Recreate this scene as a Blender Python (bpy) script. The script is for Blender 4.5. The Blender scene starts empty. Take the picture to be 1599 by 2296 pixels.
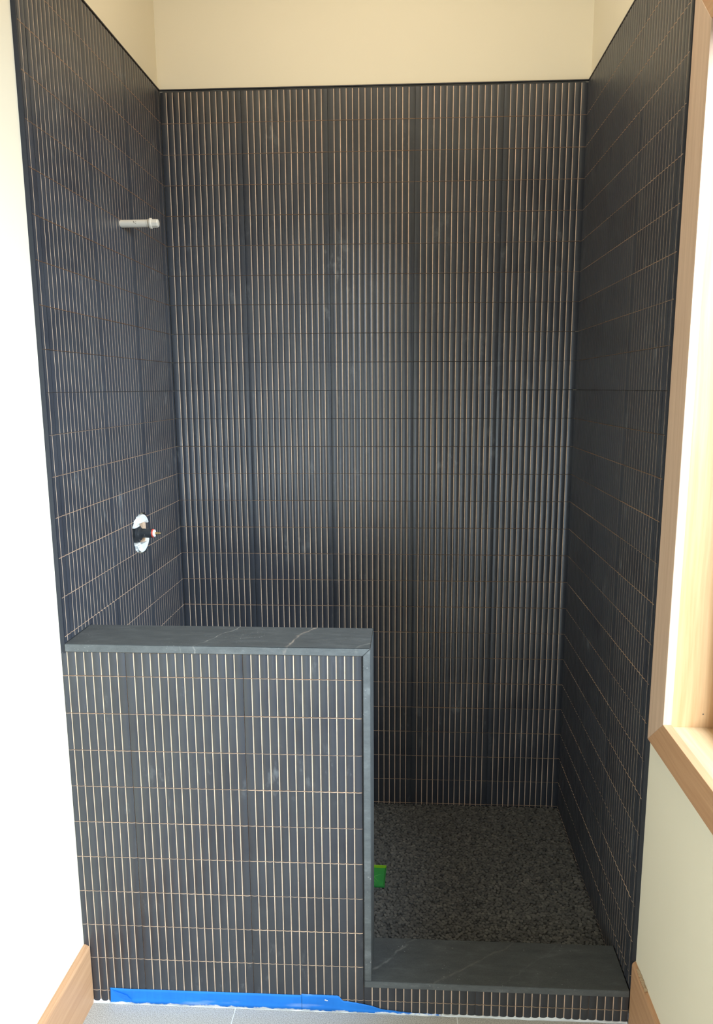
import bpy, bmesh, math, random
from mathutils import Vector, Matrix
random.seed(7)
scn = bpy.context.scene
C = scn.collection

# ------------------------------------------------------------------ camera
F = Vector((-0.05234482, 0.98331514, -0.17421639))
RT = Vector((0.99861157, 0.05257403, -0.00330222))
UP = Vector((-0.00591213, 0.17414736, 0.98470186))
cam = bpy.data.cameras.new('camera')
co = bpy.data.objects.new('camera', cam); C.objects.link(co)
m3 = Matrix((RT, UP, -F)).transposed()
co.matrix_world = Matrix.Translation((0.85841651, -1.75138156, 1.6456)) @ m3.to_4x4()
cam.sensor_fit = 'VERTICAL'; cam.sensor_height = 24.0; cam.sensor_width = 24.0
cam.lens = 1687.54 / 2296 * 24.0
cam.shift_x = -31.67 / 2296; cam.shift_y = 20.49 / 2296
cam.clip_start = 0.05
scn.camera = co

# ------------------------------------------------------------------ world, lights, exposure
wd = bpy.data.worlds.new('world'); scn.world = wd; wd.use_nodes = True
wd.node_tree.nodes['Background'].inputs[0].default_value = (0.86, 0.93, 1.0, 1)
wd.node_tree.nodes['Background'].inputs[1].default_value = 0.06

def area(name, loc, rot, sx, sy, power, col):
    l = bpy.data.lights.new(name, 'AREA'); l.shape = 'RECTANGLE'; l.size = sx; l.size_y = sy
    l.energy = power; l.color = col
    o = bpy.data.objects.new(name, l); C.objects.link(o); o.location = loc; o.rotation_euler = rot
    return o
# daylight falling in through the window on the right: open sky, high outside the pane
def aim(o, tgt):
    o.rotation_euler = (Vector(tgt) - o.location).to_track_quat('-Z', 'Y').to_euler()
aim(area('window_sky', (3.0, -1.80, 2.45), (0, 0, 0), 1.6, 1.3, 350, (0.72, 0.87, 1.0)), (0.1, -0.40, 0.70))
area('window_horizon', (1.90, -1.03, 1.66), (0, math.radians(90), 0), 1.6, 1.9, 5, (0.86, 0.94, 1.0))
# warm ceiling light of the room in front of the alcove
area('ceiling_lamp', (0.72, 0.15, 3.27), (0, 0, 0), 0.9, 0.5, 9.5, (1.0, 0.84, 0.62))
# unseen soft fill added behind the camera to brighten the front faces
area('rear_fill', (0.15, -3.0, 0.85), (math.radians(90), 0, 0), 1.3, 1.4, 32, (0.72, 0.87, 1.0))

vs = scn.view_settings
vs.view_transform = 'Standard'; vs.look = 'None'; vs.gamma = 1.0; vs.use_curve_mapping = False
vs.exposure = 0.25

# ------------------------------------------------------------------ dimensions
A = 0.02110131          # rib pitch
ROW = 0.1               # tile row height
Z0 = 0.037              # height of the lowest row joint
W = 1.4377              # alcove width
D = 0.9794              # alcove depth
TOP = 2.643
TH = 0.0105             # tile build-up
XL, XR, YB = -TH, W + TH, D + TH
CAPZ = 1.021; CURBZ = 0.0985; PEBZ = 0.033
PONYX = 0.7438

# ------------------------------------------------------------------ materials
def mat(name):
    m = bpy.data.materials.new(name); m.use_nodes = True
    nt = m.node_tree; b = nt.nodes['Principled BSDF']
    return m, nt, b
def N(nt, t, **kw):
    n = nt.nodes.new(t)
    for k, v in kw.items(): setattr(n, k, v)
    return n
def noise(nt, scale, detail=3, vec=None, rough=0.5):
    n = N(nt, 'ShaderNodeTexNoise'); n.inputs['Scale'].default_value = scale
    n.inputs['Detail'].default_value = detail; n.inputs['Roughness'].default_value = rough
    if vec is not None: nt.links.new(vec, n.inputs['Vector'])
    return n
def ramp(nt, fac, stops):
    r = N(nt, 'ShaderNodeValToRGB'); e = r.color_ramp.elements
    while len(e) < len(stops): e.new(0.5)
    for i, (p, c) in enumerate(stops):
        e[i].position = p; e[i].color = c if len(c) == 4 else (*c, 1)
    nt.links.new(fac, r.inputs[0]); return r
def mixc(nt, fac, a, b, mode='MIX'):
    m = N(nt, 'ShaderNodeMix', data_type='RGBA', blend_type=mode)
    for s, v in ((0, fac), (6, a), (7, b)):
        if hasattr(v, 'links'): nt.links.new(v, m.inputs[s])
        else: m.inputs[s].default_value = v if s == 0 else (*v, 1)
    return m.outputs[2]
def mathn(nt, op, a, b=None, clamp=False):
    m = N(nt, 'ShaderNodeMath', operation=op, use_clamp=clamp)
    for s, v in ((0, a), (1, b)):
        if v is None: continue
        if hasattr(v, 'links'): nt.links.new(v, m.inputs[s])
        else: m.inputs[s].default_value = v
    return m.outputs[0]
def bump(nt, b, h, strength, dist=0.001):
    n = N(nt, 'ShaderNodeBump'); n.inputs['Strength'].default_value = strength
    n.inputs['Distance'].default_value = dist
    nt.links.new(h, n.inputs['Height']); nt.links.new(n.outputs[0], b.inputs['Normal'])
def geo(nt): return N(nt, 'ShaderNodeNewGeometry').outputs['Position']
def scaled(nt, vec, s):
    m = N(nt, 'ShaderNodeMapping'); m.inputs['Scale'].default_value = s
    nt.links.new(vec, m.inputs['Vector']); return m.outputs[0]

def make_glaze():
    m, nt, b = mat('dark_glaze')
    p = geo(nt)
    oi = N(nt, 'ShaderNodeObjectInfo')
    base = mixc(nt, oi.outputs['Random'], (0.025, 0.027, 0.035), (0.036, 0.039, 0.050))
    n1 = noise(nt, 9, 4, p)
    base = mixc(nt, ramp(nt, n1.outputs[0], [(0.35, (0, 0, 0)), (0.75, (1, 1, 1))]).outputs[0], base, (0.040, 0.044, 0.052))
    # cement haze and chalky dabs left from tiling
    n2 = noise(nt, 28, 6, scaled(nt, p, (1, 1, 0.45)), 0.65)
    haze = ramp(nt, n2.outputs[0], [(0.57, (0, 0, 0)), (0.68, (1, 1, 1))]).outputs[0]
    n3 = noise(nt, 4.0, 2, p)
    gate = ramp(nt, n3.outputs[0], [(0.52, (0, 0, 0)), (0.68, (1, 1, 1))]).outputs[0]
    hz = mathn(nt, 'MULTIPLY', mathn(nt, 'MULTIPLY', haze, gate), 0.20)
    base = mixc(nt, hz, base, (0.42, 0.45, 0.46))
    nt.links.new(base, b.inputs['Base Color'])
    nt.links.new(mathn(nt, 'ADD', mathn(nt, 'MULTIPLY', n1.outputs[0], 0.10), 0.27), b.inputs['Roughness'])
    b.inputs['Specular IOR Level'].default_value = 0.75
    n4 = noise(nt, 260, 2, p)
    bump(nt, b, n4.outputs[0], 0.12, 0.0004)
    return m
def make_clay():
    m, nt, b = mat('bare_clay')
    n = noise(nt, 60, 3, geo(nt))
    c = mixc(nt, n.outputs[0], (0.60, 0.41, 0.28), (0.80, 0.63, 0.47))
    nt.links.new(c, b.inputs['Base Color']); b.inputs['Roughness'].default_value = 0.85
    return m
def plain(name, col, rough=0.5, metal=0.0, nscale=None, amt=0.12, bmp=0):
    m, nt, b = mat(name)
    b.inputs['Roughness'].default_value = rough; b.inputs['Metallic'].default_value = metal
    n = noise(nt, nscale or 30, 4, geo(nt))
    c = mixc(nt, n.outputs[0], tuple(max(0, x * (1 - amt)) for x in col), tuple(min(1, x * (1 + amt)) for x in col))
    nt.links.new(c, b.inputs['Base Color'])
    if bmp: bump(nt, b, n.outputs[0], bmp, 0.001)
    return m
def make_paint():
    m, nt, b = mat('cream_wall_paint')
    p = geo(nt)
    n = noise(nt, 3.0, 3, p)
    c = mixc(nt, n.outputs[0], (0.79, 0.72, 0.565), (0.82, 0.75, 0.595))
    # small scuffs
    n2 = noise(nt, 16, 2, scaled(nt, p, (1, 2.6, 1)))
    sc = ramp(nt, n2.outputs[0], [(0.79, (0, 0, 0)), (0.83, (1, 1, 1))]).outputs[0]
    c = mixc(nt, mathn(nt, 'MULTIPLY', sc, 0.35), c, (0.35, 0.34, 0.30))
    nt.links.new(c, b.inputs['Base Color']); b.inputs['Roughness'].default_value = 0.7
    n3 = noise(nt, 350, 2, p); bump(nt, b, n3.outputs[0], 0.08, 0.0005)
    return m
def make_wood(name, axis, dark, light, scale=1.0):
    """straight fir grain running along the given world axis"""
    m, nt, b = mat(name)
    p = geo(nt)
    s = [90 * scale] * 3; s['xyz'.index(axis)] = 3.0
    warp = noise(nt, 2.2, 2, p)
    v = N(nt, 'ShaderNodeVectorMath', operation='ADD')
    sm = N(nt, 'ShaderNodeVectorMath', operation='SCALE'); sm.inputs['Scale'].default_value = 0.02
    nt.links.new(warp.outputs['Color'], sm.inputs[0])
    nt.links.new(p, v.inputs[0]); nt.links.new(sm.outputs[0], v.inputs[1])
    n = noise(nt, 1.0, 4, scaled(nt, v.outputs[0], s), 0.6)
    f = ramp(nt, n.outputs[0], [(0.30, (0, 0, 0)), (0.70, (1, 1, 1))]).outputs[0]
    c = mixc(nt, f, dark, light)
    n2 = noise(nt, 2.5, 2, p)
    c = mixc(nt, mathn(nt, 'MULTIPLY', n2.outputs[0], 0.25), c, tuple(x * 0.8 for x in dark))
    nt.links.new(c, b.inputs['Base Color']); b.inputs['Roughness'].default_value = 0.55
    bump(nt, b, n.outputs[0], 0.10, 0.0005)
    return m
def make_stone(name='dark_slate_stone', k=1.0):
    m, nt, b = mat(name)
    p = geo(nt)
    n1 = noise(nt, 26, 8, scaled(nt, p, (0.5, 1.6, 1.2)), 0.72)
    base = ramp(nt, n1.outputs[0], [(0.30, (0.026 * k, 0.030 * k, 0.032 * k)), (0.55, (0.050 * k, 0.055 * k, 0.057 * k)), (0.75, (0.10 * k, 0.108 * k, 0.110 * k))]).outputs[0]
    n5 = noise(nt, 420, 3, p)
    base = mixc(nt, mathn(nt, 'MULTIPLY', n5.outputs[0], 0.35), base, (0.17, 0.18, 0.18))
    # pale veins that wander through the slab: each follows x = x0 + k*y with a warp
    sep = N(nt, 'ShaderNodeSeparateXYZ'); nt.links.new(p, sep.inputs[0])
    warp = noise(nt, 22, 4, p); wv = mathn(nt, 'MULTIPLY', mathn(nt, 'SUBTRACT', warp.outputs[0], 0.5), 0.05)
    brk = noise(nt, 40, 4, p)
    brkr = ramp(nt, brk.outputs[0], [(0.35, (0.15,) * 3), (0.6, (1, 1, 1))]).outputs[0]
    for x0, k, w_, amt, tone in ((0.553, 0.33, 0.006, 0.75, (0.34, 0.28, 0.23)), (0.332, 0.54, 0.0025, 0.8, (0.30, 0.29, 0.27)),
                                 (0.30, 2.3, 0.003, 0.4, (0.22, 0.23, 0.22)), (0.735, 0.9, 0.006, 0.5, (0.26, 0.26, 0.24)),
                                 (0.93, 1.5, 0.008, 0.35, (0.24, 0.22, 0.20)), (1.10, 1.2, 0.005, 0.25, (0.2, 0.2, 0.2))):
        d = mathn(nt, 'SUBTRACT', mathn(nt, 'SUBTRACT', sep.outputs[0], x0), mathn(nt, 'MULTIPLY', sep.outputs[1], k))
        d = mathn(nt, 'ABSOLUTE', mathn(nt, 'ADD', d, wv))
        v = mathn(nt, 'SUBTRACT', 1.0, mathn(nt, 'DIVIDE', d, w_), clamp=True)
        v = mathn(nt, 'MULTIPLY', mathn(nt, 'MULTIPLY', v, brkr), amt)
        base = mixc(nt, v, base, tone)
    # grout dust
    n6 = noise(nt, 34, 5, p, 0.6)
    dust = ramp(nt, n6.outputs[0], [(0.70, (0, 0, 0)), (0.76, (1, 1, 1))]).outputs[0]
    base = mixc(nt, mathn(nt, 'MULTIPLY', dust, 0.22), base, (0.5, 0.5, 0.48))
    n7 = noise(nt, 170, 2, p); n8 = noise(nt, 9, 2, p)
    fl_ = mathn(nt, 'MULTIPLY', ramp(nt, n7.outputs[0], [(0.70, (0, 0, 0)), (0.73, (1, 1, 1))]).outputs[0], ramp(nt, n8.outputs[0], [(0.50, (0, 0, 0)), (0.60, (1, 1, 1))]).outputs[0])
    base = mixc(nt, mathn(nt, 'MULTIPLY', fl_, 0.4), base, (0.5, 0.5, 0.47))
    nt.links.new(base, b.inputs['Base Color']); b.inputs['Roughness'].default_value = 0.45
    bump(nt, b, n1.outputs[0], 0.35, 0.0012)
    return m
def make_pebble():
    m, nt, b = mat('grey_pebble_stone')
    at = N(nt, 'ShaderNodeAttribute', attribute_name='tone')
    oi = N(nt, 'ShaderNodeObjectInfo')
    n = noise(nt, 120, 3, geo(nt))
    c = mixc(nt, at.outputs['Fac'], (0.040, 0.044, 0.048), (0.20, 0.198, 0.185))
    c = mixc(nt, mathn(nt, 'MULTIPLY', n.outputs[0], 0.4), c, (0.12, 0.115, 0.105))
    nt.links.new(c, b.inputs['Base Color']); b.inputs['Roughness'].default_value = 0.6
    bump(nt, b, n.outputs[0], 0.2, 0.0005)
    return m
def make_floor_tile():
    m, nt, b = mat('pale_speckled_porcelain')
    p = geo(nt)
    n = noise(nt, 420, 3, p, 0.7)
    c = ramp(nt, n.outputs[0], [(0.36, (0.22, 0.20, 0.175)), (0.50, (0.44, 0.42, 0.385)), (0.66, (0.66, 0.64, 0.60))]).outputs[0]
    n2 = noise(nt, 5, 2, p)
    c = mixc(nt, mathn(nt, 'MULTIPLY', n2.outputs[0], 0.3), c, (0.45, 0.42, 0.37))
    nt.links.new(c, b.inputs['Base Color']); b.inputs['Roughness'].default_value = 0.6
    return m
def make_tape():
    m, nt, b = mat('blue_masking_tape')
    p = geo(nt)
    sep = N(nt, 'ShaderNodeSeparateXYZ'); nt.links.new(p, sep.inputs[0])
    n1 = noise(nt, 30, 4, scaled(nt, p, (0.4, 1, 1)))
    c = mixc(nt, n1.outputs[0], (0.004, 0.15, 0.60), (0.012, 0.25, 0.85))
    n2 = noise(nt, 70, 4, scaled(nt, p, (0.55, 1, 1)), 0.6)
    zf = mathn(nt, 'SUBTRACT', 1.0, mathn(nt, 'DIVIDE', sep.outputs[2], 0.011), clamp=True)
    k = mathn(nt, 'MULTIPLY', mathn(nt, 'ADD', zf, mathn(nt, 'MULTIPLY', mathn(nt, 'SUBTRACT', n2.outputs[0], 0.55), 3.0)), zf, clamp=True)
    k = ramp(nt, k, [(0.18, (0, 0, 0)), (0.40, (1, 1, 1))]).outputs[0]
    c = mixc(nt, k, c, (0.85, 0.87, 0.88))
    n3 = noise(nt, 16, 5, scaled(nt, p, (0.35, 1, 2.2)))
    sm = ramp(nt, n3.outputs[0], [(0.60, (0, 0, 0)), (0.75, (1, 1, 1))]).outputs[0]
    c = mixc(nt, mathn(nt, 'MULTIPLY', sm, 0.30), c, (0.55, 0.68, 0.82))
    nt.links.new(c, b.inputs['Base Color']); b.inputs['Roughness'].default_value = 0.65
    bump(nt, b, noise(nt, 500, 2, scaled(nt, p, (0.4, 1, 1))).outputs[0], 0.25, 0.0006)
    return m

GLZ, CLAY = make_glaze(), make_clay()
PAINT = make_paint()
PALE_FRONT = make_stone('pale_slate_front', 1.9)
STONE, PEB, FTILE, TAPE = make_stone(), make_pebble(), make_floor_tile(), make_tape()
MORTAR = plain('grey_mortar', (0.10, 0.10, 0.10), 0.9)
TRIM = plain('dark_metal_edging', (0.030, 0.034, 0.045), 0.42, 0.3)
GROUT = plain('white_grout', (0.82, 0.82, 0.80), 0.8, nscale=90, amt=0.06)
CAULK = plain('white_caulk', (0.78, 0.81, 0.83), 0.6, nscale=60, amt=0.10, bmp=0.4)
WZ = make_wood('fir_wood_upright', 'z', (0.53, 0.36, 0.25), (0.66, 0.47, 0.34))
WY = make_wood('fir_wood_lengthwise', 'y', (0.46, 0.25, 0.13), (0.59, 0.345, 0.19))
WJZ = make_wood('fir_wood_jamb', 'z', (0.46, 0.26, 0.11), (0.62, 0.39, 0.20))
WJY = make_wood('fir_wood_sill', 'y', (0.54, 0.36, 0.19), (0.68, 0.50, 0.30))
WHITEP = plain('white_plastic', (0.75, 0.77, 0.76), 0.4, amt=0.04)
IVORY = plain('ivory_plastic', (0.56, 0.51, 0.43), 0.45, amt=0.06)
BLACKP = plain('black_plastic', (0.02, 0.022, 0.025), 0.4)
REDP = plain('red_rubber', (0.55, 0.05, 0.025), 0.5)
BRASS = plain('brass', (0.75, 0.52, 0.25), 0.3, 0.9)
STUD = plain('rough_backer_board', (0.62, 0.42, 0.28), 0.9, nscale=120, amt=0.4)
GREEN = plain('green_plastic', (0.03, 0.26, 0.055), 0.4, nscale=40, amt=0.25)
LIT_GREEN = plain('lit_green_plastic', (0.26, 0.50, 0.02), 0.4)  # light on the cover's back rim, painted in as a lime tone
INK = plain('faded_print', (0.10, 0.08, 0.06), 0.8)
GLASS, _nt, _b = mat('window_glass')
_g = N(_nt, 'ShaderNodeBsdfGlossy'); _g.inputs['Roughness'].default_value = 0.02
_t = N(_nt, 'ShaderNodeBsdfTransparent'); _mx = N(_nt, 'ShaderNodeMixShader'); _mx.inputs[0].default_value = 0.06
_nt.links.new(_t.outputs[0], _mx.inputs[1]); _nt.links.new(_g.outputs[0], _mx.inputs[2])
_nt.links.new(_mx.outputs[0], _nt.nodes['Material Output'].inputs[0])

# ------------------------------------------------------------------ helpers
def link(name, me, parent=None, loc=None, rz=0.0):
    o = bpy.data.objects.new(name, me); C.objects.link(o)
    if parent: o.parent = parent
    if loc: o.location = loc
    if rz: o.rotation_euler = (0, 0, rz)
    return o
def tag(o, label=None, cat=None, group=None, kind=None):
    for k, v in (('label', label), ('category', cat), ('group', group), ('kind', kind)):
        if v: o[k] = v
    return o
def empty(name, loc, label, cat):
    o = bpy.data.objects.new(name, None); C.objects.link(o); o.location = loc
    return tag(o, label, cat)
def mesh(name, bm, mats, smooth=False):
    me = bpy.data.meshes.new(name); bm.to_mesh(me); bm.free()
    for m in (mats if isinstance(mats, (list, tuple)) else [mats]): me.materials.append(m)
    if smooth:
        for p in me.polygons: p.use_smooth = True
    return me
def add_box(bm, a, b, mi=0, bev=0.0):
    r = bmesh.ops.create_cube(bm, size=1)
    vs_ = r['verts']
    for v in vs_:
        v.co = Vector([(a[i] + b[i]) / 2 + v.co[i] * (b[i] - a[i]) for i in range(3)])
    fs = {f for v in vs_ for f in v.link_faces}
    for f in fs: f.material_index = mi
    if bev:
        es = list({e for v in vs_ for e in v.link_edges})
        bmesh.ops.bevel(bm, geom=es, offset=bev, segments=2, affect='EDGES', profile=0.5)
def box(name, a, b, m, parent=None, bev=0.0):
    bm = bmesh.new(); add_box(bm, a, b, 0, bev)
    return link(name, mesh(name, bm, m), parent)
def prism(bm, pts, axis, lo, hi, mi=0):
    """extrude a closed polygon; pts are the two other world axes in order"""
    def P(p, t):
        q = list(p); q.insert(axis, t); return q
    n = len(pts)
    a = [bm.verts.new(P(p, lo)) for p in pts]; b = [bm.verts.new(P(p, hi)) for p in pts]
    fs = [bm.faces.new(a), bm.faces.new(b[::-1])]
    for i in range(n): fs.append(bm.faces.new((a[i], b[i], b[(i + 1) % n], a[(i + 1) % n])))
    for f in fs: f.material_index = mi
    bmesh.ops.recalc_face_normals(bm, faces=fs)
def lathe_x(bm, prof, seg=24, mi=0, c=(0, 0, 0)):
    """prof: (x, r) pairs turned about the x axis"""
    rings = []
    for x, r in prof:
        rings.append([bm.verts.new((c[0] + x, c[1] + r * math.cos(2 * math.pi * i / seg), c[2] + r * math.sin(2 * math.pi * i / seg))) for i in range(seg)])
    fs = []
    for q in range(len(rings) - 1):
        for i in range(seg):
            j = (i + 1) % seg
            fs.append(bm.faces.new((rings[q][i], rings[q][j], rings[q + 1][j], rings[q + 1][i])))
    fs.append(bm.faces.new(rings[0][::-1])); fs.append(bm.faces.new(rings[-1]))
    for f in fs: f.material_index = mi
    bmesh.ops.recalc_face_normals(bm, faces=fs)
    return fs

# ------------------------------------------------------------------ fluted tiles
GR = 0.0026      # width of a bare groove
GAP_V = 0.0014   # open joint between neighbouring tiles
GAP_H = 0.0018
Y_GR = 0.00115    # groove floor, behind the nominal plane
Y_SH = 0.0006    # rib shoulder
Y_PK = -0.0010   # rib crown
Y_BK = 0.0070    # back of the tile
SEG = 6
def rib_arc(x0, x1, full_l=True, full_r=True):
    w = A - GR; xc0, xc1 = x0, x1
    mid = (x0 + x1) / 2
    if not full_l: mid = x1 - w / 2
    elif not full_r: mid = x0 + w / 2
    out = []
    for i in range(SEG + 1):
        x = x0 + (x1 - x0) * i / SEG
        t = (x - mid) / (w / 2); t = max(-1, min(1, t))
        out.append((x, Y_PK + (Y_SH - Y_PK) * t * t))
    return out
_cache = {}
def rib_edges(x0, x1, anchor):
    """joint positions from x0 to x1; ribs are full from the anchored side"""
    n = (x1 - x0) / A
    if abs(n - round(n)) < 0.45 and round(n) >= 13:
        k = round(n); return [x0 + (x1 - x0) * i / k for i in range(k + 1)]
    e = []
    if anchor == 'L':
        x = x0
        while x < x1 - 0.004: e.append(x); x += A
        e.append(x1)
    else:
        x = x1
        while x > x0 + 0.004: e.append(x); x -= A
        e.append(x0); e.reverse()
    return e
def fluted_mesh(w, h, anchor):
    key = (round(w, 4), round(h, 4), anchor)
    if key in _cache: return _cache[key]
    ed = rib_edges(0, w, anchor); prof = []; mats_ = []
    g = GAP_V / 2; k = len(ed) - 1
    sharp = set()
    prof.append((g, Y_BK)); mats_.append(0)                    # mats_[i] belongs to the side starting at point i
    for i in range(k):
        l = ed[i] + (g if i == 0 else GR / 2); r = ed[i + 1] - (g if i == k - 1 else GR / 2)
        if i > 0: prof.append((l, Y_GR)); mats_.append(0)
        arc = rib_arc(l, r, not (anchor == 'R' and i == 0), not (anchor == 'L' and i == k - 1))
        sharp.add(len(prof)); sharp.add(len(prof) + len(arc) - 1)
        prof += arc; mats_ += [0] * len(arc)
        if i < k - 1: prof.append((r, Y_GR)); mats_.append(1)   # groove floor is bare clay
    prof.append((w - g, Y_BK)); mats_.append(1)
    n = len(prof); z0, z1 = GAP_H / 2, h - GAP_H / 2
    vs_ = [(x, y, z0) for x, y in prof] + [(x, y, z1) for x, y in prof]
    fs = []; mi = []
    for i in range(n):
        j = (i + 1) % n
        fs.append((i, j, n + j, n + i)); mi.append(mats_[i])
    fs.append(tuple(range(n))[::-1]); mi.append(1)
    fs.append(tuple(range(n, 2 * n))); mi.append(1)
    me = bpy.data.meshes.new('tile'); me.from_pydata(vs_, [], fs)
    me.materials.append(GLZ); me.materials.append(CLAY)
    me.polygons.foreach_set('material_index', mi)
    me.polygons.foreach_set('use_smooth', [True] * len(fs))
    arcs = set()
    for e in me.edges:
        a_, b_ = e.vertices
        vertical = abs(a_ - b_) == n
        if not vertical: e.use_edge_sharp = True
        else:
            i = a_ % n
            y = prof[i][1]
            if i in sharp or abs(y - Y_GR) < 1e-6 or abs(y - Y_BK) < 1e-6: e.use_edge_sharp = True
    me.update()
    _cache[key] = me
    return me
def jit():
    return random.uniform(-0.00025, 0.00025)
def place_tile(parent, wall, u0, u1, z0, z1, anchor):
    """u runs along the wall (x for the back wall, y for the side walls)"""
    me = fluted_mesh(u1 - u0, z1 - z0, anchor if wall != 'right' else {'L': 'R', 'R': 'L'}[anchor])
    rz = random.uniform(-0.0016, 0.0016); dz = jit() * 1.2; dn = jit()
    if wall == 'back': loc = (u0, D + dn, z0 + dz); r = rz
    elif wall == 'left': loc = (0 + dn, u0, z0 + dz); r = math.pi / 2 + rz
    else: loc = (W + dn, u1, z0 + dz); r = -math.pi / 2 + rz
    return link('tile', me, parent, loc, r)

# ------------------------------------------------------------------ room shell
CEIL = 3.3; REAR = -3.4
HOLE = [(0.498, 1.224), (0.512, 1.238), (0.535, 1.247), (0.553, 1.2536), (0.590, 1.256), (0.618, 1.249), (0.634, 1.232), (0.638, 1.190),
        (0.636, 1.142), (0.620, 1.127), (0.600, 1.121), (0.578, 1.122), (0.545, 1.130), (0.520, 1.143), (0.503, 1.165), (0.496, 1.195)]
HC = Vector((0, 0.567, 1.190))
def cutter():
    bm = bmesh.new(); prism(bm, HOLE, 0, -0.075, 0.03)
    me = mesh('cut', bm, MORTAR); o = bpy.data.objects.new('cut', me); C.objects.link(o); return o
def boolean(o, c):
    md = o.modifiers.new('b', 'BOOLEAN'); md.operation = 'DIFFERENCE'; md.object = c; md.solver = 'EXACT'
    bpy.context.view_layer.update()
    dg = bpy.context.evaluated_depsgraph_get()
    me = bpy.data.meshes.new_from_object(o.evaluated_get(dg))
    o.modifiers.clear(); o.data = me

wl = box('wall_left', (XL - 0.12, REAR, 0), (XL, YB + 0.12, CEIL), PAINT); tag(wl, kind='structure')
wb = box('wall_back', (XL, YB, 0), (XR, YB + 0.12, CEIL), PAINT); tag(wb, kind='structure')
# right wall with the window opening
WY0, WY1, WZ0, WZ1 = -1.96, -0.120, 0.884, 2.350
RT_ = 0.15
bm = bmesh.new()
add_box(bm, (XR, WY1, 0), (XR + RT_, YB + 0.12, CEIL)); add_box(bm, (XR, REAR, 0), (XR + RT_, WY0, CEIL))
add_box(bm, (XR, WY0, 0), (XR + RT_, WY1, WZ0)); add_box(bm, (XR, WY0, WZ1), (XR + RT_, WY1, CEIL))
wr = tag(link('wall_right', mesh('wall_right', bm, PAINT)), kind='structure')
box('ceiling', (XL - 0.12, REAR, CEIL), (XR + RT_, YB + 0.12, CEIL + 0.1), PAINT)['kind'] = 'structure'

# floor: screed with large pale tiles
fl = box('floor', (XL, REAR, -0.06), (XR, 0.012, -0.0015), GROUT); tag(fl, kind='structure')
xs = [XL, 0.3965, 0.9905, XR]; ys = [0.0 - 0.003, -0.60, -1.20, -1.80, -2.40, -3.00, REAR]
for i in range(3):
    for j in range(6):
        g = 0.0016
        x0 = xs[i] + (g if i else 0); x1 = xs[i + 1] - (g if i < 2 else 0)
        box('tile', (x0, ys[j + 1] + g, -0.010), (x1, ys[j] - g, 0.0 + random.uniform(0, 0.0002)), FTILE, fl, 0.0006)
# white grout run where the wall tiles meet the floor
bm = bmesh.new(); n = 420
prev = None
for i in range(n + 1):
    x = XL + (XR - 0.012 - XL) * i / n
    s = abs(math.sin((x - 0.1516) / A * math.pi))
    h = 0.0022 + 0.0030 * (1 - s) ** 2 + 0.0008 * math.sin(x * 57) + (0.0045 * math.exp(-((x - 0.03) / 0.03) ** 2) * (1 - s)) + 0.0035 * math.exp(-((x - 1.24) / 0.09) ** 2)
    d_ = -0.0030 - 0.0012 * math.sin(x * 91 + 1) - 0.0008 * math.sin(x * 23)
    cur = [bm.verts.new(q) for q in ((x, 0.004, h), (x, -0.0012, h), (x, d_, 0.0006), (x, d_, -0.001))]
    if prev:
        for q in range(3): bm.faces.new((prev[q], cur[q], cur[q + 1], prev[q + 1]))
    prev = cur
tag(link('trim_1', mesh('trim_1', bm, CAULK, True)), kind='structure')

# baseboards
def baseboard(name, xa, xb, inner, m, torn=False):
    """profile in x-z extruded along y; inner = x of the room-side face"""
    wallx = xb if inner == xa else xa
    s = 1 if inner > wallx else -1
    H = 0.1765 if not torn else 0.184
    t = abs(inner - wallx)
    pts = [(wallx, 0.0), (inner, 0.0), (inner, H - 0.010), (inner - s * t * 0.12, H - 0.006), (inner - s * t * 0.20, H - 0.004),
           (inner - s * t * 0.35, H - 0.0035), (inner - s * t * 0.40, H - 0.0015), (inner - s * t * 0.62, H - 0.001), (inner - s * t * 0.66, H), (wallx, H)]
    bm = bmesh.new(); prism(bm, pts, 1, REAR + 0.01, -0.0016)
    o = link(name, mesh(name, bm, m)); tag(o, kind='structure'); return o
baseboard('baseboard_left', XL, 0.0055, 0.0055, WY)
bbr = baseboard('baseboard_right', 1.4385, XR, 1.4385, WY, True)
# crumpled clear tape left on top of the right baseboard
bm = bmesh.new(); prev = None; random.seed(3)
for i in range(15):
    y = -0.030 - i * 0.0052
    w0 = 0.0005 + 0.0015 * random.random()
    cur = [bm.verts.new((XR - 0.0095 + 0.0030 * random.random(), y, 0.1846 + 0.0006 * random.random())),
           bm.verts.new((XR - 0.0050 + 0.001 * random.random(), y, 0.1856 + 0.0022 * random.random())),
           bm.verts.new((XR - 0.0012, y, 0.1850 + 0.0045 * random.random()))]
    if prev:
        for q in range(2): bm.faces.new((prev[q], cur[q], cur[q + 1], prev[q + 1]))
    prev = cur
bmesh.ops.solidify(bm, geom=bm.faces[:], thickness=0.0003)
t = link('torn_tape', mesh('torn_tape', bm, plain('tan_tape', (0.72, 0.55, 0.36), 0.25)))
tag(t, 'torn tan tape crumpled along the top edge of the right baseboard', 'tape')
random.seed(11)

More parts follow.
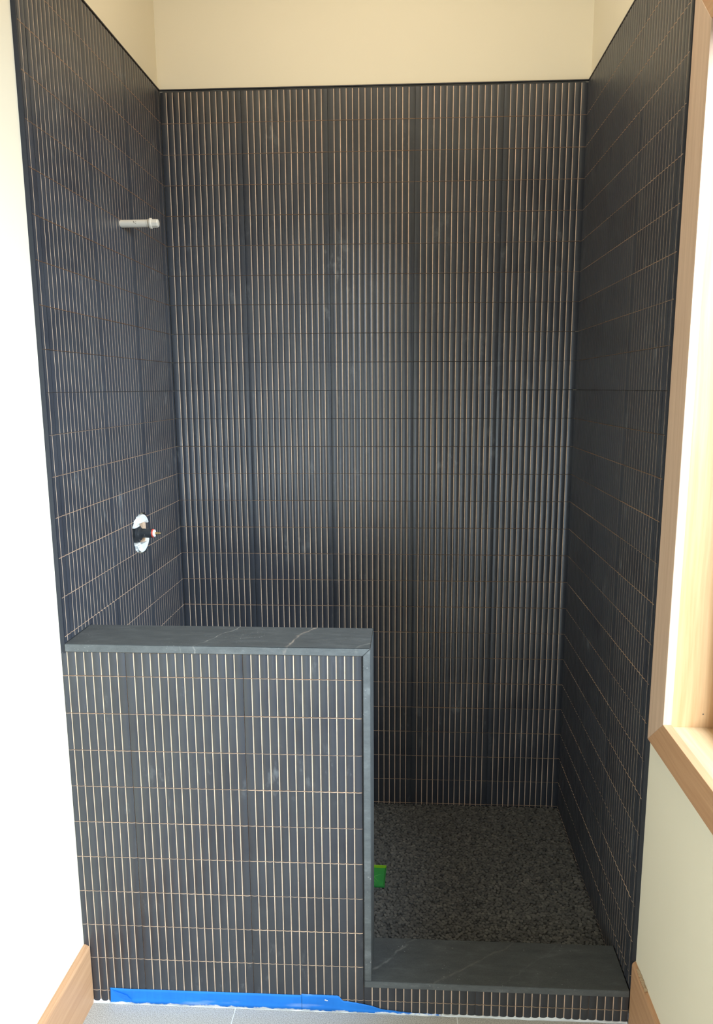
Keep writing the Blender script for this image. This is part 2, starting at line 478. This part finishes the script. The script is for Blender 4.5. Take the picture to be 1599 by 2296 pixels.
# ------------------------------------------------------------------ wall tiling
def rows(lo, hi):
    """row limits between two heights on the common course grid"""
    out = []; k = math.floor((lo - Z0) / ROW + 1e-6)
    while Z0 + k * ROW < hi - 0.002:
        a = max(lo, Z0 + k * ROW); b = min(hi, Z0 + (k + 1) * ROW)
        if b - a > 0.006: out.append((a, b))
        k += 1
    return out
bx = [0.0, 0.2769, 0.5723, 0.8677, 1.1631, W]
for i in range(5):
    for a, b in rows(PEBZ - 0.006, TOP): place_tile(wb, 'back', bx[i], bx[i + 1], a, b, 'R' if i == 0 else 'L')
lx = [0.004, 0.041, 0.347, 0.643, 0.939, D]
for i in range(5):
    an = 'R' if i == 0 else 'L'
    for a, b in rows(PEBZ - 0.006, TOP):
        if i == 0:
            if b > CAPZ + 0.004: place_tile(wl, 'left', lx[0], lx[1], max(a, CAPZ), b, an)
        elif i == 1 and a < CAPZ:
            if b > CAPZ + 0.004: place_tile(wl, 'left', lx[1], 0.163, CAPZ, b, 'L')
            place_tile(wl, 'left', 0.163, lx[2], a, b, 'R')
        else: place_tile(wl, 'left', lx[i], lx[i + 1], a, b, an)
rx = [0.004, 0.0405, 0.338, 0.6310, 0.9265, D]
for i in range(5):
    an = 'R' if i == 0 else 'L'
    for a, b in rows(PEBZ - 0.006, TOP):
        if i == 0:
            if b > CURBZ + 0.004: place_tile(wr, 'right', rx[0], rx[1], max(a, CURBZ), b, an)
        elif i == 1 and a < CURBZ - 0.001:
            if b > CURBZ + 0.004: place_tile(wr, 'right', rx[1], 0.163, CURBZ, b, 'L')
            place_tile(wr, 'right', 0.163, rx[2], a, b, 'R')
        else: place_tile(wr, 'right', rx[i], rx[i + 1], a, b, an)
# mortar behind the tiles, metal edging around them
box('mortar_bed', (0.0072, D + 0.0072, 0.02), (W - 0.0072, YB + 0.0005, TOP - 0.002), MORTAR, wb)
o = box('mortar_bed', (XL - 0.0005, 0.005, 0.02), (-0.0072, YB, TOP - 0.002), MORTAR, wl); MBL = o
box('mortar_bed', (W + 0.0072, 0.005, 0.02), (XR + 0.0005, YB, TOP - 0.002), MORTAR, wr)
box('edge_trim', (XL, -0.0008, 0.9955), (0.0004, 0.0040, TOP + 0.0030), TRIM, wl, 0.0004)
box('edge_trim', (W - 0.0004, -0.0008, 0.1845), (XR, 0.0040, TOP + 0.0030), TRIM, wr, 0.0004)
box('edge_trim', (XL, 0.0040, TOP), (-0.0004, D, TOP + 0.0030), TRIM, wl)
box('edge_trim', (W + 0.0004, 0.0040, TOP), (XR, D, TOP + 0.0030), TRIM, wr)
box('edge_trim', (XL, D + 0.0004, TOP), (XR, YB, TOP + 0.0030), TRIM, wb)
# hole for the valve
cut = cutter()
bpy.context.view_layer.update()
boolean(wl, cut); boolean(MBL, cut)
hy = [p[0] for p in HOLE]; hz = [p[1] for p in HOLE]
for o in list(wl.children):
    if not o.name.startswith('tile'): continue
    cs = [o.matrix_world @ Vector(c) for c in o.bound_box]
    if max(c.y for c in cs) > min(hy) and min(c.y for c in cs) < max(hy) and max(c.z for c in cs) > min(hz) and min(c.z for c in cs) < max(hz):
        boolean(o, cut)
bpy.data.objects.remove(cut)

# ------------------------------------------------------------------ half wall and curb with separate ribs
def rib_mesh(w, h, cutl, cutr):
    key = ('rib', round(w, 4), round(h, 4), cutl, cutr)
    if key in _cache: return _cache[key]
    arc = rib_arc(0, w, not cutl, not cutr)
    prof = [(0, Y_GR + 0.0006)] + arc + [(w, Y_GR + 0.0006)]
    n = len(prof)
    vs_ = [(x, y, 0) for x, y in prof] + [(x, y, h) for x, y in prof]
    fs = [(i, (i + 1) % n, n + (i + 1) % n, n + i) for i in range(n)] + [tuple(range(n))[::-1], tuple(range(n, 2 * n))]
    me = bpy.data.meshes.new('rib'); me.from_pydata(vs_, [], fs)
    me.materials.append(GLZ); me.materials.append(CLAY)
    me.polygons.foreach_set('material_index', [0] * n + [1, 1]); me.polygons.foreach_set('use_smooth', [True] * (n + 2))
    for e in me.edges:
        a_, b_ = e.vertices
        if abs(a_ - b_) != n or a_ % n in (0, 1, n - 2, n - 1): e.use_edge_sharp = True
    me.update(); _cache[key] = me; return me
_plates = {}
def front_tile(parent, u0, u1, z0, z1, anchor):
    w, h = u1 - u0, z1 - z0
    key = (round(w, 4), round(h, 4))
    if key not in _plates:
        bm = bmesh.new(); add_box(bm, (GAP_V / 2, Y_GR, GAP_H / 2), (w - GAP_V / 2, Y_BK, h - GAP_H / 2))
        _plates[key] = mesh('tile', bm, CLAY)
    t_ = link('tile', _plates[key], parent, (u0, jit(), z0 + jit()), random.uniform(-0.001, 0.001))
    ed = rib_edges(0, w, anchor); k = len(ed) - 1
    for i in range(k):
        l = ed[i] + (GAP_V / 2 if i == 0 else GR / 2); r = ed[i + 1] - (GAP_V / 2 if i == k - 1 else GR / 2)
        link('rib', rib_mesh(r - l, h - GAP_H, anchor == 'R' and i == 0 and k < 14, anchor == 'L' and i == k - 1 and k < 14), t_, (l, 0, GAP_H / 2))
    return t_

hw = empty('shower_half_wall', (0.37, 0.08, 0), 'tiled half wall with stone cap at the left front of the shower', 'half wall')
def under(o, root):
    o.parent = root; o.matrix_parent_inverse = Matrix.Translation(root.location).inverted(); return o
under(box('core', (XL, 0.0072, 0), (0.7452, 0.150, 1.0005), MORTAR), hw)
for (a, b) in [(0.0035, Z0)] + rows(Z0, 1.0):
    for u0, u1, an in ((XL + 0.0005, 0.1516, 'R'), (0.1516, 0.4470, 'L'), (0.4470, 0.7424, 'L')):
        t_ = front_tile(None, u0, u1, a, b, an); under(t_, hw)
def slab(name, pts, axis, lo, hi, root, bev=0.0012):
    bm = bmesh.new(); prism(bm, pts, axis, lo, hi)
    bmesh.ops.bevel(bm, geom=bm.edges[:], offset=bev, segments=2, affect='EDGES')
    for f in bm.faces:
        if f.calc_center_median().y < lo + 0.0008: f.material_index = 1      # front face, paler than the rest of the slab
    return under(link(name, mesh(name, bm, [STONE, PALE_FRONT])), root)
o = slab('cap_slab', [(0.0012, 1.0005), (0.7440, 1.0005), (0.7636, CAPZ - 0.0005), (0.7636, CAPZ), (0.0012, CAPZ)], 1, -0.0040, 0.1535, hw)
o['label'] = 'dark veined stone slab on top of the half wall'
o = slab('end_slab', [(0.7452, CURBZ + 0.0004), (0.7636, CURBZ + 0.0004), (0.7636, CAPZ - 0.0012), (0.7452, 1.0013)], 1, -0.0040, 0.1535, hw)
o['label'] = 'upright dark stone slab closing the end of the half wall'

cb = empty('shower_curb', (1.09, 0.08, 0), 'low shower curb with dark stone top at the right front of the shower', 'curb')
under(box('core', (0.7460, 0.0072, 0), (W, 0.150, 0.0775), MORTAR), cb)
for (a, b) in [(0.0035, Z0), (Z0, 0.0785)]:
    for u0, u1, an in ((0.7440, 1.0385, 'L'), (1.0385, 1.3345, 'L'), (1.3345, W - 0.001, 'L')):
        under(front_tile(None, u0, u1, a, b, an), cb)
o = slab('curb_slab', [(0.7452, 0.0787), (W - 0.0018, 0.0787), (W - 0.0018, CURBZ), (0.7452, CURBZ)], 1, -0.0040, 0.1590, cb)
o['label'] = 'dark stone slab on top of the curb, dusty with grout'

# ------------------------------------------------------------------ pebble floor
pf = empty('pebble_mosaic', (0.72, 0.57, PEBZ - 0.008), 'dark grey flat pebble mosaic floor inside the shower', 'shower floor')
under(box('mortar_base', (0.0, 0.150, 0.0), (W, D + 0.006, PEBZ - 0.004), plain('dark_grout', (0.032, 0.033, 0.034), 0.95)), pf)
random.seed(21)
P_ = 0.0112
pebs = []
r_ = 0; y = 0.1655
while y < D - 0.003:
    x = 0.005 + (P_ / 2 if r_ % 2 else 0)
    while x < W - 0.004:
        pebs.append((x + random.uniform(-.42, .42) * P_, y + random.uniform(-.42, .42) * P_)); x += P_
    y += P_ * 0.866; r_ += 1
# push neighbours apart a little so that the stones pack without overlapping
cell = {}
def key_(x, y): return (int(x / P_), int(y / P_))
for it in range(3):
    cell.clear()
    for i, (x, y) in enumerate(pebs): cell.setdefault(key_(x, y), []).append(i)
    new = []
    for i, (x, y) in enumerate(pebs):
        kx, ky = key_(x, y); dx = dy = 0
        for a in (-1, 0, 1):
            for b in (-1, 0, 1):
                for j in cell.get((kx + a, ky + b), ()):
                    if j == i: continue
                    ex, ey = x - pebs[j][0], y - pebs[j][1]; d = math.hypot(ex, ey) or 1e-6
                    if d < P_ * 0.86: s = (P_ * 0.86 - d) * 0.4; dx += ex / d * s; dy += ey / d * s
        new.append((min(max(x + dx, 0.005), W - 0.005), min(max(y + dy, 0.1645), D - 0.003)))
    pebs = new
def peb_shape(rad):
    n = 7; rad *= random.uniform(0.96, 1.30); el = random.uniform(0.72, 1.0); th = random.uniform(0, math.pi); ph = random.uniform(0, 1)
    out = []
    for i in range(n):
        a = 2 * math.pi * (i + ph) / n; r = rad * random.uniform(0.84, 1.12)
        px, py = r * math.cos(a), r * el * math.sin(a)
        out.append((px * math.cos(th) - py * math.sin(th), px * math.sin(th) + py * math.cos(th)))
    h = random.uniform(0.0038, 0.0058); tx, ty = random.uniform(-.08, .08), random.uniform(-.08, .08)
    vs_ = [(px, py, 0) for px, py in out] + [(px * .97, py * .97, h * .60 + tx * px + ty * py) for px, py in out] + [(px * .86, py * .86, h * .97 + tx * px + ty * py) for px, py in out]
    fs = []
    for q in (0, n):
        for i in range(n): j = (i + 1) % n; fs.append((q + i, q + j, q + n + j, q + n + i))
    fs.append(tuple(range(2 * n, 3 * n)))
    return vs_, fs
def tone_attr(me, vals):
    at = me.attributes.new('tone', 'FLOAT', 'POINT'); at.data.foreach_set('value', vals)
# the 300 nearest visible pebbles are single stones
vis = sorted([i for i, (x, y) in enumerate(pebs) if x > 0.775], key=lambda i: pebs[i][1])[:300]
vs_set = set(vis)
proto = []
for q in range(16):
    v_, f_ = peb_shape(P_ * 0.535); me = bpy.data.meshes.new('pebble'); me.from_pydata(v_, [], f_)
    me.materials.append(PEB); tone_attr(me, [random.betavariate(2.2, 4)] * len(v_)); proto.append(me)
for i in vis:
    o = link('pebble', random.choice(proto), None, (pebs[i][0], pebs[i][1], PEBZ - 0.005 + random.uniform(-.0006, .0006)), random.uniform(0, 6.28))
    under(o, pf)
V, Fc, T = [], [], []
for i, (x, y) in enumerate(pebs):
    if i in vs_set: continue
    if 0.69 < x < 0.78 and 0.475 < y < 0.565: continue
    v_, f_ = peb_shape(P_ * random.uniform(0.50, 0.56)); b0 = len(V); z = PEBZ - 0.005 + random.uniform(-.0006, .0006)
    V += [(x + a, y + b, z + c) for a, b, c in v_]; Fc += [tuple(b0 + k for k in f) for f in f_]
    T += [random.betavariate(2.2, 4)] * len(v_)
me = bpy.data.meshes.new('pebbles'); me.from_pydata(V, [], Fc); me.materials.append(PEB); tone_attr(me, T)
under(tag(link('pebbles', me), kind='stuff'), pf)

# green cover over the drain
ang = -0.032
gc = empty('drain_cover', (0.7345, 0.517, PEBZ + 0.0005), 'small square green plastic cover over the drain in the pebble floor', 'drain cover')
gc.rotation_euler = (0, 0, ang)
h = 0.049
bm = bmesh.new(); add_box(bm, (-h, -h, 0.0), (h, h, 0.0045)); link('panel', mesh('panel', bm, GREEN), gc)
for nm, a, b, m in (('rim', (-h, h - 0.0025, 0.0042), (h, h, 0.0135), LIT_GREEN), ('rim', (-h, -h, 0.0042), (h, -h + 0.0018, 0.0062), GREEN),
                    ('rim', (h - 0.0016, -h + 0.0018, 0.0042), (h, h - 0.0025, 0.0085), GREEN), ('rim', (-h, -h + 0.0018, 0.0042), (-h + 0.0016, h - 0.0025, 0.0085), GREEN)):
    bm = bmesh.new(); add_box(bm, a, b, 0, 0.0004); o = link(nm, mesh(nm, bm, m), gc)
    if m is LIT_GREEN: o['label'] = 'back rim, lime tone painted for the light on it'
GL2 = plain('pale_green_crease', (0.13, 0.42, 0.10), 0.45)
for x0, y0, x1, y1 in ((-0.004, -0.010, 0.034, 0.014), (0.006, 0.004, 0.030, -0.030), (0.002, 0.000, 0.022, -0.040), (-0.036, -0.014, 0.0, -0.002), (-0.03, 0.03, 0.0, 0.0)):
    bm = bmesh.new(); dx, dy = x1 - x0, y1 - y0; l = math.hypot(dx, dy); nx, ny = -dy / l * 0.0013, dx / l * 0.0013
    prism(bm, [(x0 + nx, y0 + ny), (x1 + nx * .2, y1 + ny * .2), (x1 - nx * .2, y1 - ny * .2), (x0 - nx, y0 - ny)], 2, 0.0044, 0.0052)
    link('crease', mesh('crease', bm, GL2), gc)

# ------------------------------------------------------------------ shower arm stub on the left wall
py_, pz = 0.5486, 2.1253
sp = empty('pipe_stub', (0, py_, pz), 'ivory plastic pipe stub with hex plug sticking out high on the left wall', 'pipe')
bm = bmesh.new(); lathe_x(bm, [(-0.030, 0.0108), (0.001, 0.0108), (0.080, 0.0108), (0.0805, 0.0118), (0.083, 0.0118)], 28)
link('pipe', mesh('pipe', bm, IVORY, False), sp)
bm = bmesh.new(); lathe_x(bm, [(0.083, 0.0098), (0.086, 0.0098), (0.0865, 0.0140), (0.089, 0.0152), (0.093, 0.0150), (0.0945, 0.0130)], 28)
link('collar', mesh('collar', bm, IVORY), sp)
bm = bmesh.new(); lathe_x(bm, [(0.0945, 0.0124), (0.110, 0.0120), (0.1125, 0.0108), (0.1135, 0.0085)], 8)
link('plug', mesh('plug', bm, IVORY), sp)
def mark(name, pts, root, m, r=0.0006, yc=-0.0110):
    bm = bmesh.new()
    for (x0, z0_), (x1, z1_) in pts:
        dx, dz = x1 - x0, z1_ - z0_; l = math.hypot(dx, dz) or 1; nx, nz = -dz / l * r, dx / l * r
        def yy(z): return -math.sqrt(max(0.0108 ** 2 - z * z, 0)) - 0.0001
        q = [(x0 + nx, z0_ + nz), (x1 + nx, z1_ + nz), (x1 - nx, z1_ - nz), (x0 - nx, z0_ - nz)]
        a = [bm.verts.new((x, yy(z), z)) for x, z in q]; b = [bm.verts.new((x, yy(z) + 0.0008, z)) for x, z in q]
        bm.faces.new(a); bm.faces.new(b[::-1])
        for i in range(4): bm.faces.new((a[i], b[i], b[(i + 1) % 4], a[(i + 1) % 4]))
    bmesh.ops.recalc_face_normals(bm, faces=bm.faces[:])
    link(name, mesh(name, bm, m), root)
mark('print_mark', [((0.040, 0.0050), (0.044, 0.0045)), ((0.0435, 0.0045), (0.0415, 0.002)), ((0.0415, 0.002), (0.0440, 0.0005)), ((0.0475, 0.0050), (0.0495, 0.0035)),
                    ((0.0450, 0.0018), (0.0470, -0.002)), ((0.0470, -0.002), (0.0490, -0.001)), ((0.0490, -0.001), (0.0505, -0.0055))], sp, INK)

# ------------------------------------------------------------------ valve body in its hole
vy, vz = 0.575, 1.190
va = empty('shower_valve', (0, vy, vz), 'black shower valve body with white guard in a hole in the left tiled wall', 'valve')
def vpart(name, prof, m, seg=28, c=(0, 0, 0), smooth=False):
    bm = bmesh.new(); lathe_x(bm, prof, seg, 0, c); me = mesh(name, bm, m, False)
    return link(name, me, va)
vpart('backing', [(-0.074, 0.074), (-0.070, 0.074)], STUD)
bm = bmesh.new(); add_box(bm, (-0.040, 0.030, -0.036), (-0.007, 0.0585, 0.036))
link('backer', mesh('backer', bm, STUD), va)
vpart('flange', [(-0.030, 0.030), (-0.006, 0.030), (-0.004, 0.027), (-0.002, 0.0215), (0.002, 0.0205), (0.004, 0.0165)], BLACKP, c=(0, -0.012, 0))
vpart('body', [(-0.006, 0.0150), (0.034, 0.0145), (0.035, 0.0138)], BLACKP)
vpart('screw_hole', [(0.0, 0.0018), (0.0006, 0.0018)], MORTAR, 10, c=(0.014, -0.0150, -0.003))
vpart('ring', [(0.035, 0.0136), (0.039, 0.0136)], REDP)
vpart('disc', [(0.039, 0.0118), (0.0425, 0.0118), (0.0435, 0.0100), (0.0438, 0.0060)], WHITEP)
vpart('stem', [(0.0430, 0.0042), (0.052, 0.0042), (0.0525, 0.0034), (0.060, 0.0032), (0.0615, 0.0018)], BRASS, 16)
# white guard: two curved shells above and below with inner ribs
def shell(name, sgn):
    bm = bmesh.new(); R0, R1 = 0.0600, 0.0545; n = 18
    a0, a1 = math.radians(28), math.radians(152)
    ring = []
    for i in range(n + 1):
        a = a0 + (a1 - a0) * i / n
        cyy, czz = math.cos(a), math.sin(a) * sgn
        ring.append([bm.verts.new((x, R * cyy * 1.06, R * czz)) for x, R in ((-0.040, R0), (0.0035, R0), (0.0035, R1), (-0.040, R1))])
    fs = []
    for i in range(n):
        for q in range(4):
            fs.append(bm.faces.new((ring[i][q], ring[i + 1][q], ring[i + 1][(q + 1) % 4], ring[i][(q + 1) % 4])))
    fs.append(bm.faces.new(ring[0])); fs.append(bm.faces.new(ring[-1][::-1]))
    # chord web that gives the guard its flat lip, and two short ribs
    lo, hi = sorted((0.030 * sgn, 0.0560 * sgn))
    add_box(bm, (-0.038, -0.048, lo), (-0.004, -0.005, hi if sgn > 0 else hi))
    add_box(bm, (-0.038, -0.060, min(0.026 * sgn, 0.031 * sgn)), (0.0015, -0.020, max(0.026 * sgn, 0.031 * sgn)))
    lo, hi = sorted((0.034 * sgn, 0.0365 * sgn)); add_box(bm, (-0.008, -0.052, lo), (0.001, -0.020, hi))
    lo, hi = sorted((0.042 * sgn, 0.0445 * sgn)); add_box(bm, (-0.008, -0.046, lo), (0.001, -0.016, hi))
    pts = [(-0.012, 0.034 * sgn), (0.050, 0.034 * sgn), (0.045, 0.042 * sgn), (0.030, 0.053 * sgn), (0.010, 0.0575 * sgn), (-0.006, 0.0560 * sgn)]
    prism(bm, pts, 0, -0.012, 0.0022)
    bmesh.ops.recalc_face_normals(bm, faces=bm.faces[:])
    link(name, mesh(name, bm, WHITEP), va)
shell('guard', 1); shell('guard', -1)

# ------------------------------------------------------------------ blue tape at the foot of the half wall
tp = empty('masking_tape', (0.45, 0, 0), 'blue masking tape stuck along the foot of the half wall, torn at its right end', 'tape')
def interp(pts, x):
    for (a, b), (c, d) in zip(pts, pts[1:]):
        if a <= x <= c: return b + (d - b) * (x - a) / (c - a)
    return pts[0][1] if x < pts[0][0] else pts[-1][1]
def strip(name, top, bot, off, rag=0.0, step=A / 6):
    x0, x1 = top[0][0], top[-1][0]; n = max(2, int((x1 - x0) / step)); NZ = 5
    bm = bmesh.new(); prev = None
    for i in range(n + 1):
        x = x0 + (x1 - x0) * i / n
        zt = interp(top, x) + random.uniform(-rag, rag); zb = interp(bot, x)
        if zt < zb + 0.0006: zt = zb + 0.0006
        ph = ((x - 0.1516) / A) % 1.0; dip = 0.0004 * max(0, abs(ph - 0.5) * 2 - 0.7) / 0.3
        cur = []
        for j in range(NZ + 1):
            z = zb + (zt - zb) * j / NZ
            cur.append(bm.verts.new((x, Y_PK - 0.0005 - off + dip + random.uniform(-0.00008, 0.00008) - (0.0022 if j == 0 else 0), z)))
        if prev:
            for j in range(NZ): bm.faces.new((prev[j], cur[j], cur[j + 1], prev[j + 1]))
        prev = cur
    bmesh.ops.recalc_face_normals(bm, faces=bm.faces[:])
    bmesh.ops.solidify(bm, geom=bm.faces[:], thickness=0.00025)
    return under(link(name, mesh(name, bm, TAPE, True)), tp)
BOT = [(0.05, 0.0015), (0.26, 0.0022), (0.95, 0.0030)]
strip('strip', [(0.0530, 0.0460), (0.108, 0.0448), (0.435, 0.0462), (0.670, 0.0465)], BOT, 0)
o = strip('overlapping_strip', [(0.5754, 0.0505), (0.6730, 0.0495), (0.6770, 0.047), (0.6840, 0.0380), (0.6870, 0.0345), (0.7208, 0.0305), (0.763, 0.0225), (0.789, 0.0135), (0.8285, 0.0095), (0.862, 0.0062), (0.95, 0.0040)],
          BOT, 0.0006, 0.0005)
o['label'] = 'second torn piece tapering to the right'
random.seed(5)
bm = bmesh.new()
fp = [(0.0565, 0.045), (0.064, 0.0400), (0.083, 0.0330), (0.1015, 0.0260), (0.1025, 0.0215), (0.1105, 0.0150), (0.1075, 0.0030), (0.085, 0.0020), (0.0535, 0.0030)]
c0 = bm.verts.new((0.078, -0.0030, 0.020)); rr = [bm.verts.new((x, -0.0030 - random.uniform(0, 0.0016), z)) for x, z in fp]
for i in range(len(rr)): bm.faces.new((c0, rr[i], rr[(i + 1) % len(rr)]))
bmesh.ops.recalc_face_normals(bm, faces=bm.faces[:]); bmesh.ops.solidify(bm, geom=bm.faces[:], thickness=0.0003)
o = under(link('folded_flap', mesh('folded_flap', bm, TAPE)), tp); o['label'] = 'crumpled flap at the left end'
bm = bmesh.new()
add_box(bm, (0.638, -0.0034, 0.0335), (0.6425, -0.0026, 0.0370), 0, 0.0003); add_box(bm, (0.6415, -0.0034, 0.0325), (0.6465, -0.0026, 0.0350), 0, 0.0003)
under(link('grout_blob', mesh('grout_blob', bm, CAULK)), tp)

# ------------------------------------------------------------------ window in the right wall
wn = bpy.data.objects.new('window_1', None); C.objects.link(wn); wn.location = (XR, (WY0 + WY1) / 2, WZ0); tag(wn, kind='structure')
CX = XR - 0.019
ci = dict(y1=-0.1310, y0=WY0 + 0.010, z0=0.8965, z1=2.341)     # inner edge of the casing
co_ = dict(y1=-0.0345, y0=WY0 - 0.088, z0=0.8165, z1=2.437)    # outer edge
def board(name, pts, m):
    bm = bmesh.new(); prism(bm, pts, 0, CX, XR)
    bmesh.ops.bevel(bm, geom=[e for e in bm.edges if all(abs(v.co.x - CX) < 1e-6 for v in e.verts)], offset=0.0008, segments=1, affect='EDGES')
    return under(link(name, mesh(name, bm, m)), wn)
A_, B_ = ci, co_; g = 0.0002
board('casing_board', [(B_['y1'], B_['z0'] + g), (A_['y1'], A_['z0'] + g), (A_['y1'], A_['z1'] - g), (B_['y1'], B_['z1'] - g)], WZ)
board('casing_board', [(B_['y0'], B_['z0'] + g), (A_['y0'], A_['z0'] + g), (A_['y0'], A_['z1'] - g), (B_['y0'], B_['z1'] - g)], WZ)
board('casing_board', [(B_['y1'] - g, B_['z0']), (A_['y1'] - g, A_['z0']), (A_['y0'] + g, A_['z0']), (B_['y0'] + g, B_['z0'])], WY)
board('casing_board', [(B_['y1'] - g, B_['z1']), (A_['y1'] - g, A_['z1']), (A_['y0'] + g, A_['z1']), (B_['y0'] + g, B_['z1'])], WY)
JX0, JX1 = XR + 0.0015, XR + RT_
jt = 0.006
under(box('jamb_board', (JX0, WY1 - jt, WZ0), (JX1, WY1, WZ1), WJZ, None, 0.0006), wn)
under(box('jamb_board', (JX0, WY0, WZ0), (JX1, WY0 + jt, WZ1), WJZ, None, 0.0006), wn)
under(box('sill_board', (JX0, WY0 + jt, WZ0), (JX1, WY1 - jt, WZ0 + jt), WJY, None, 0.0006), wn)
under(box('head_board', (JX0, WY0 + jt, WZ1 - jt), (JX1, WY1 - jt, WZ1), WJY, None, 0.0006), wn)
bm = bmesh.new()
bmesh.ops.create_cone(bm, cap_ends=True, segments=12, radius1=0.0016, radius2=0.0016, depth=0.0012, matrix=Matrix.Translation((XR + 0.070, WY1 - jt - 0.0003, 0.922)) @ Matrix.Rotation(math.pi / 2, 4, 'X'))
under(link('nail_hole', mesh('nail_hole', bm, INK)), wn)
# sash and pane at the outer side
s0, s1 = XR + 0.108, XR + 0.145
ya, yb, za, zb = WY0 + jt, WY1 - jt, WZ0 + jt, WZ1 - jt
bm = bmesh.new(); fw = 0.05
add_box(bm, (s0, ya, za), (s1, ya + fw, zb)); add_box(bm, (s0, yb - fw, za), (s1, yb, zb))
add_box(bm, (s0, ya + fw, za), (s1, yb - fw, za + fw)); add_box(bm, (s0, ya + fw, zb - fw), (s1, yb - fw, zb))
under(link('sash', mesh('sash', bm, WJZ)), wn)
under(box('pane', (s0 + 0.015, ya + fw, za + fw), (s0 + 0.019, yb - fw, zb - fw), GLASS), wn)
